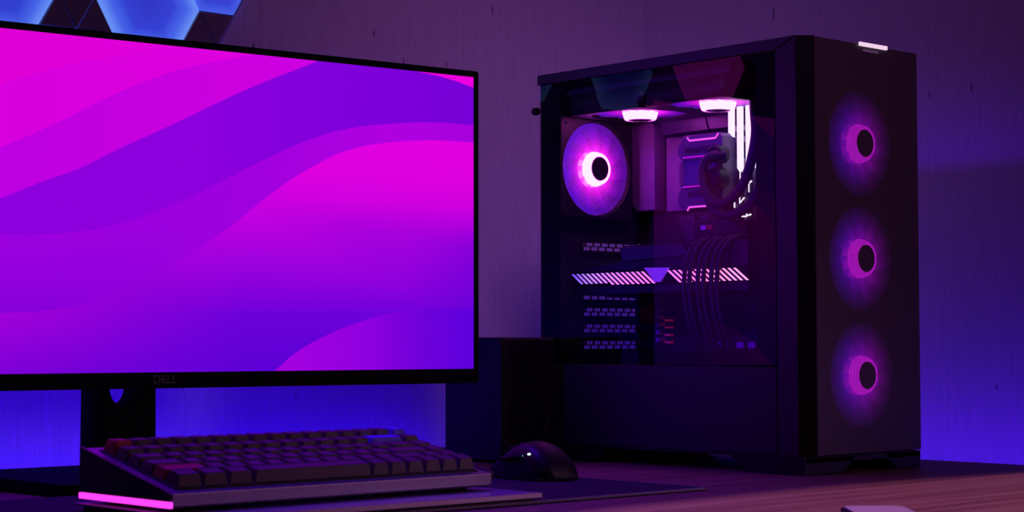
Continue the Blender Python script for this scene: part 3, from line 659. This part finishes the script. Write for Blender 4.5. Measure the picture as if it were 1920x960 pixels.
MB().box(.158, .1660, .165, .345, .2555, .2610).build('expansion_slot', 'black', mbd, bevel=.0005)
for z in (.214, .190, .150): MB().box(.158, .1660, .215, .345, z, z + .0065).build('expansion_slot', 'black', mbd, bevel=.0005)
MB().prism([(.150, .165), (.200, .165), (.205, .172), (.205, .205), (.155, .205), (.150, .198)], 'x', .158, .1660).build('chipset_heatsink', 'sink', mbd, bevel=.001)
cc = MB()
for k in range(7): cc.lathe([(.0032, .154), (.0034, .155), (.0034, .1660)], (0, .345 - .0 * k, .142 + k * .0095), 'x', 12)
for k in range(5): cc.lathe([(.0032, .154), (.0034, .155), (.0034, .1660)], (0, .222 + .011 * k, .268), 'x', 12)
for k in range(6): cc.box(.158, .166, .155 + k * .018, .166 + k * .018, .132, .139)
cc.build('capacitors', 'silver', mbd)
for k in range(4): MB().box(.160, .1662, .329, .338, .138 + k * .0090, .1400 + k * .0090).build('audio_header', 'redled', mbd)
MB().box(.152, .1658, .350, .372, .163, .184).build('red_chip', 'label', mbd, bevel=.0006)
# small sticker on the mid heatsink
MB().box(.1300, .1655, .180, .262, .2665, .2840).build('middle_heatsink', 'card', mbd, bevel=.0008)
MB().box(.1292, .1299, .2420, .2500, .2725, .2780).build('white_sticker', 'labelw', mbd)
MB().box(.1292, .1299, .2310, .2410, .2725, .2780).build('red_sticker', 'label', mbd)

# processor cooler -------------------------------------------------
PX = .100
cl = MB().prism([(.2560, .2980), (.2600, .3030), (.2600, .3140), (.2530, .3230), (.2530, .3520), (.2600, .3600), (.2600, .3700), (.2520, .3800), (.2480, .3830), (.1950, .3830), (.1900, .3780), (.1900, .3000), (.1950, .2960), (.2500, .2960)], 'x', PX, .150).build('processor_cooler', 'pump', pc, bevel=.0012)
MB().box(.150, .1655, .200, .250, .315, .362).build('cold_plate', 'sink', cl)
holed(rect(.2060, .2500, .3215, .3560), [rect(.2090, .2470, .3245, .3530)], 'x', PX - .0030, PX - .0002).build('window_frame', 'pump', cl)
MB().box(PX - .0012, PX - .0004, .2090, .2470, .3245, .3530).build('mirror_window', 'mirror', cl)
tk = MB()
for k in range(9): tk.box(PX - .001, PX + .010, .2535, .2570, .3235 + k * .0032, .3250 + k * .0032)
tk.build('side_fins', 'pump', cl)
def strip_path(pts, name='accent_light', m='accent', r=.0011, x=PX - .0012):
    MB().tube([(x, a, b) for a, b in pts], r, 8, 1).build(name, m, cl)
strip_path([(.2428, .3800), (.2398, .3762), (.1990, .3762), (.1945, .3810)])
strip_path([(.2415, .2935), (.2392, .2975), (.1990, .2975)], x=PX - .003)
lettering('PHANTEKS', .0105, (PX - .0006, .2222, .3640), (0, -1, 0), (0, 0, 1), 'dark', cl, .0003)
lettering('EXTREME', .0100, (PX - .0006, .2222, .3125), (0, -1, 0), (0, 0, 1), 'dark', cl, .0003)
for z in (.3215, .3562):
    MB().tube([(PX - .0034, .2105, z), (PX - .0034, .2480, z)], .0008, 8, 1).build('edge_light', 'edgel', cl)
# swivel elbow
MB().lathe([(.0001, PX - .018), (.010, PX - .018), (.0125, PX - .016), (.0125, PX)], (0, .190, .328), 'x', 28, caps=True).build('hose_elbow', 'black', cl, smooth=True)
MB().lathe([(.0001, PX - .018), (.008, PX - .018), (.0105, PX - .016), (.0105, PX)], (0, .188, .356), 'x', 28, caps=True).build('hose_elbow', 'black', cl, smooth=True)
# hoses
HX = .078
MB().tube([(.070, .117, .434), (.074, .1185, .4002), (HX, .1203, .3733), (HX, .1269, .3437), (HX, .1357, .3232), (HX, .1485, .3077), (HX, .1661, .2978), (HX, .1823, .2987), (HX, .1944, .3117), (HX, .2000, .3306), (HX, .1965, .3458), (HX + .002, .1867, .3531), (PX - .008, .1780, .3540)], .0056, 14, 6).build('coolant_hose', 'hose', pc, smooth=True)
MB().tube([(.092, .104, .434), (.092, .106, .390), (.090, .1129, .3434), (.090, .1248, .3141), (.090, .1407, .2939), (.090, .1647, .2849), (.090, .1832, .2858), (.090, .1970, .2952), (.088, .2000, .3080), (.088, .1940, .3200), (PX - .008, .186, .328)], .0056, 14, 6).build('coolant_hose', 'hose', pc, smooth=True)

# memory -----------------------------------------------------------
def memory():
    b = MB().box(.1235, .1600, -.0034, .0034, .2800, .4130).build('memory_module', 'silver', None, bevel=.0004)
    lt = MB().prism([(-.0032, .3410), (0, .3370), (.0032, .3410), (.0032, .4130), (-.0032, .4130)], 'x', .1190, .1234).build('light_bar', 'ramlight', None)
    lo = MB().box(.1210, .1234, -.0034, .0034, .2800, .3360).build('lower_edge', 'black', None)
    sl = MB()
    for z0, z1 in ((.3500, .3720), (.3760, .3850), (.3890, .4120)):
        sl.prism([(.1236, z0 + .003), (.1300, z0), (.1300, z1 - .003), (.1236, z1)], 'y', -.0040, -.0034)
    sl = sl.build('slit', 'black', None)
    tr = MB().box(.1200, .1212, -.0005, .0005, .3120, .3375).build('thin_light_line', 'ramlight', None)
    for q in (b, lt, lo, sl, tr): C.objects.unlink(q)
    return b, (lt, lo, sl, tr)
m0, mp_ = memory()
for k in range(4):
    c = m0.copy(); C.objects.link(c); c.parent = pc; c.location = Vector((0, .1935 - k * .0132, 0)) - base
    for q in mp_: e = q.copy(); C.objects.link(e); e.parent = c
# glowing zigzag lines below the memory
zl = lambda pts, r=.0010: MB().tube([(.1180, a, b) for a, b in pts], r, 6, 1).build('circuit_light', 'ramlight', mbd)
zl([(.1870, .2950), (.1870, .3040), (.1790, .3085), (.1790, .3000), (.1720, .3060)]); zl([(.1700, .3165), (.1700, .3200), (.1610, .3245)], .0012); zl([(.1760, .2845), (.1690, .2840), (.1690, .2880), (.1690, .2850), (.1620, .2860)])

# graphics card ----------------------------------------------------
gx = .0450
gpu = MB().prism([(.1050, .1960), (.3820, .1960), (.3820, .2050), (.3780, .2260), (.2960, .2350), (.2960, .2500), (.1050, .2500)], 'x', gx, .1560).build('graphics_card', 'card', pc, bevel=.0010)
MB().box(gx - .0010, .1560, .1040, .2960, .2500, .2525).build('backplate', 'card', gpu, bevel=.0005)
MB().prism([(.1900, .2380), (.2960, .2340), (.2990, .2500), (.2030, .2500)], 'x', gx - .0030, gx).build('shroud_ridge', 'sink', gpu, bevel=.0006)
MB().box(gx - .0006, gx, .1040, .3820, .2055, .2235).build('light_window', 'gloss', gpu)
def stripe_mat():
    m = bpy.data.materials.new('card_stripe_light'); m.use_nodes = True; nt = m.node_tree; b = nt.nodes['Principled BSDF']
    tc = nt.nodes.new('ShaderNodeTexCoord'); sp = nt.nodes.new('ShaderNodeSeparateXYZ'); nt.links.new(tc.outputs['Object'], sp.inputs[0])
    mr = nt.nodes.new('ShaderNodeMapRange'); mr.inputs['From Min'].default_value = .383 - base.y; mr.inputs['From Max'].default_value = .105 - base.y; nt.links.new(sp.outputs['Y'], mr.inputs['Value'])
    r = ramp(nt, [(0, srgb(90, 60, 255)), (.12, srgb(190, 130, 255)), (.4, srgb(255, 120, 240)), (.75, srgb(255, 120, 205)), (1, srgb(255, 170, 175))]); nt.links.new(mr.outputs['Result'], r.inputs['Fac'])
    nt.links.new(r.outputs['Color'], b.inputs['Emission Color']); b.inputs['Emission Strength'].default_value = 1.35; return m
M['stripe'] = stripe_mat()
k = 0; y = .3830
while y > .122:
    # slanted bar: upper end further back
    if not (.2230 < y - .010 < .2560):
        zb_, zt_ = (.2092, .2214) if y > .34 else (.2072, .2214)
        lean = (zt_ - zb_) * 1.35
        MB().prism([(y, zt_), (y - .0036, zt_), (y - .0036 - lean, zb_), (y - lean, zb_)], 'x', gx - .0014, gx - .0006).build('light_stripe', 'stripe', gpu)
    y -= .0083
MB().prism([(.2600, .2255), (.2210, .2245), (.2350, .2085), (.2430, .2085)], 'x', gx - .0034, gx - .0010).build('card_badge', 'logo', gpu)
for yy in (.155, .245, .325):     # card cooling fans on its underside
    MB().lathe([(.040, .1935), (.040, .1955), (.012, .1950), (.011, .1925), (.0005, .1922)], (.100, yy, 0), 'z', 32).build('card_fan', 'gloss', gpu, smooth=True)
MB().box(gx + .002, gx + .020, .135, .185, .2525, .2600).build('power_socket', 'black', gpu, bevel=.0006)
# sleeved power cables over the edge of the card
for k, (yy, g_) in enumerate(((.1835, 0), (.1755, 0), (.1630, 1), (.1545, 1), (.1430, 2), (.1345, 2))):
    MB().tube([(.062, yy - .014, .2570), (.048, yy - .012, .2560), (.036, yy - .006, .2470), (.0310, yy, .2300), (.0290, yy + .002, .2050), (.0300, yy + .001, .1800), (.0360, yy - .003, .1500), (.0500, yy - .008, .1250), (.0700, yy - .010, .1125)], .0027, 10, 5).build('power_cable', 'hose', pc, smooth=True)
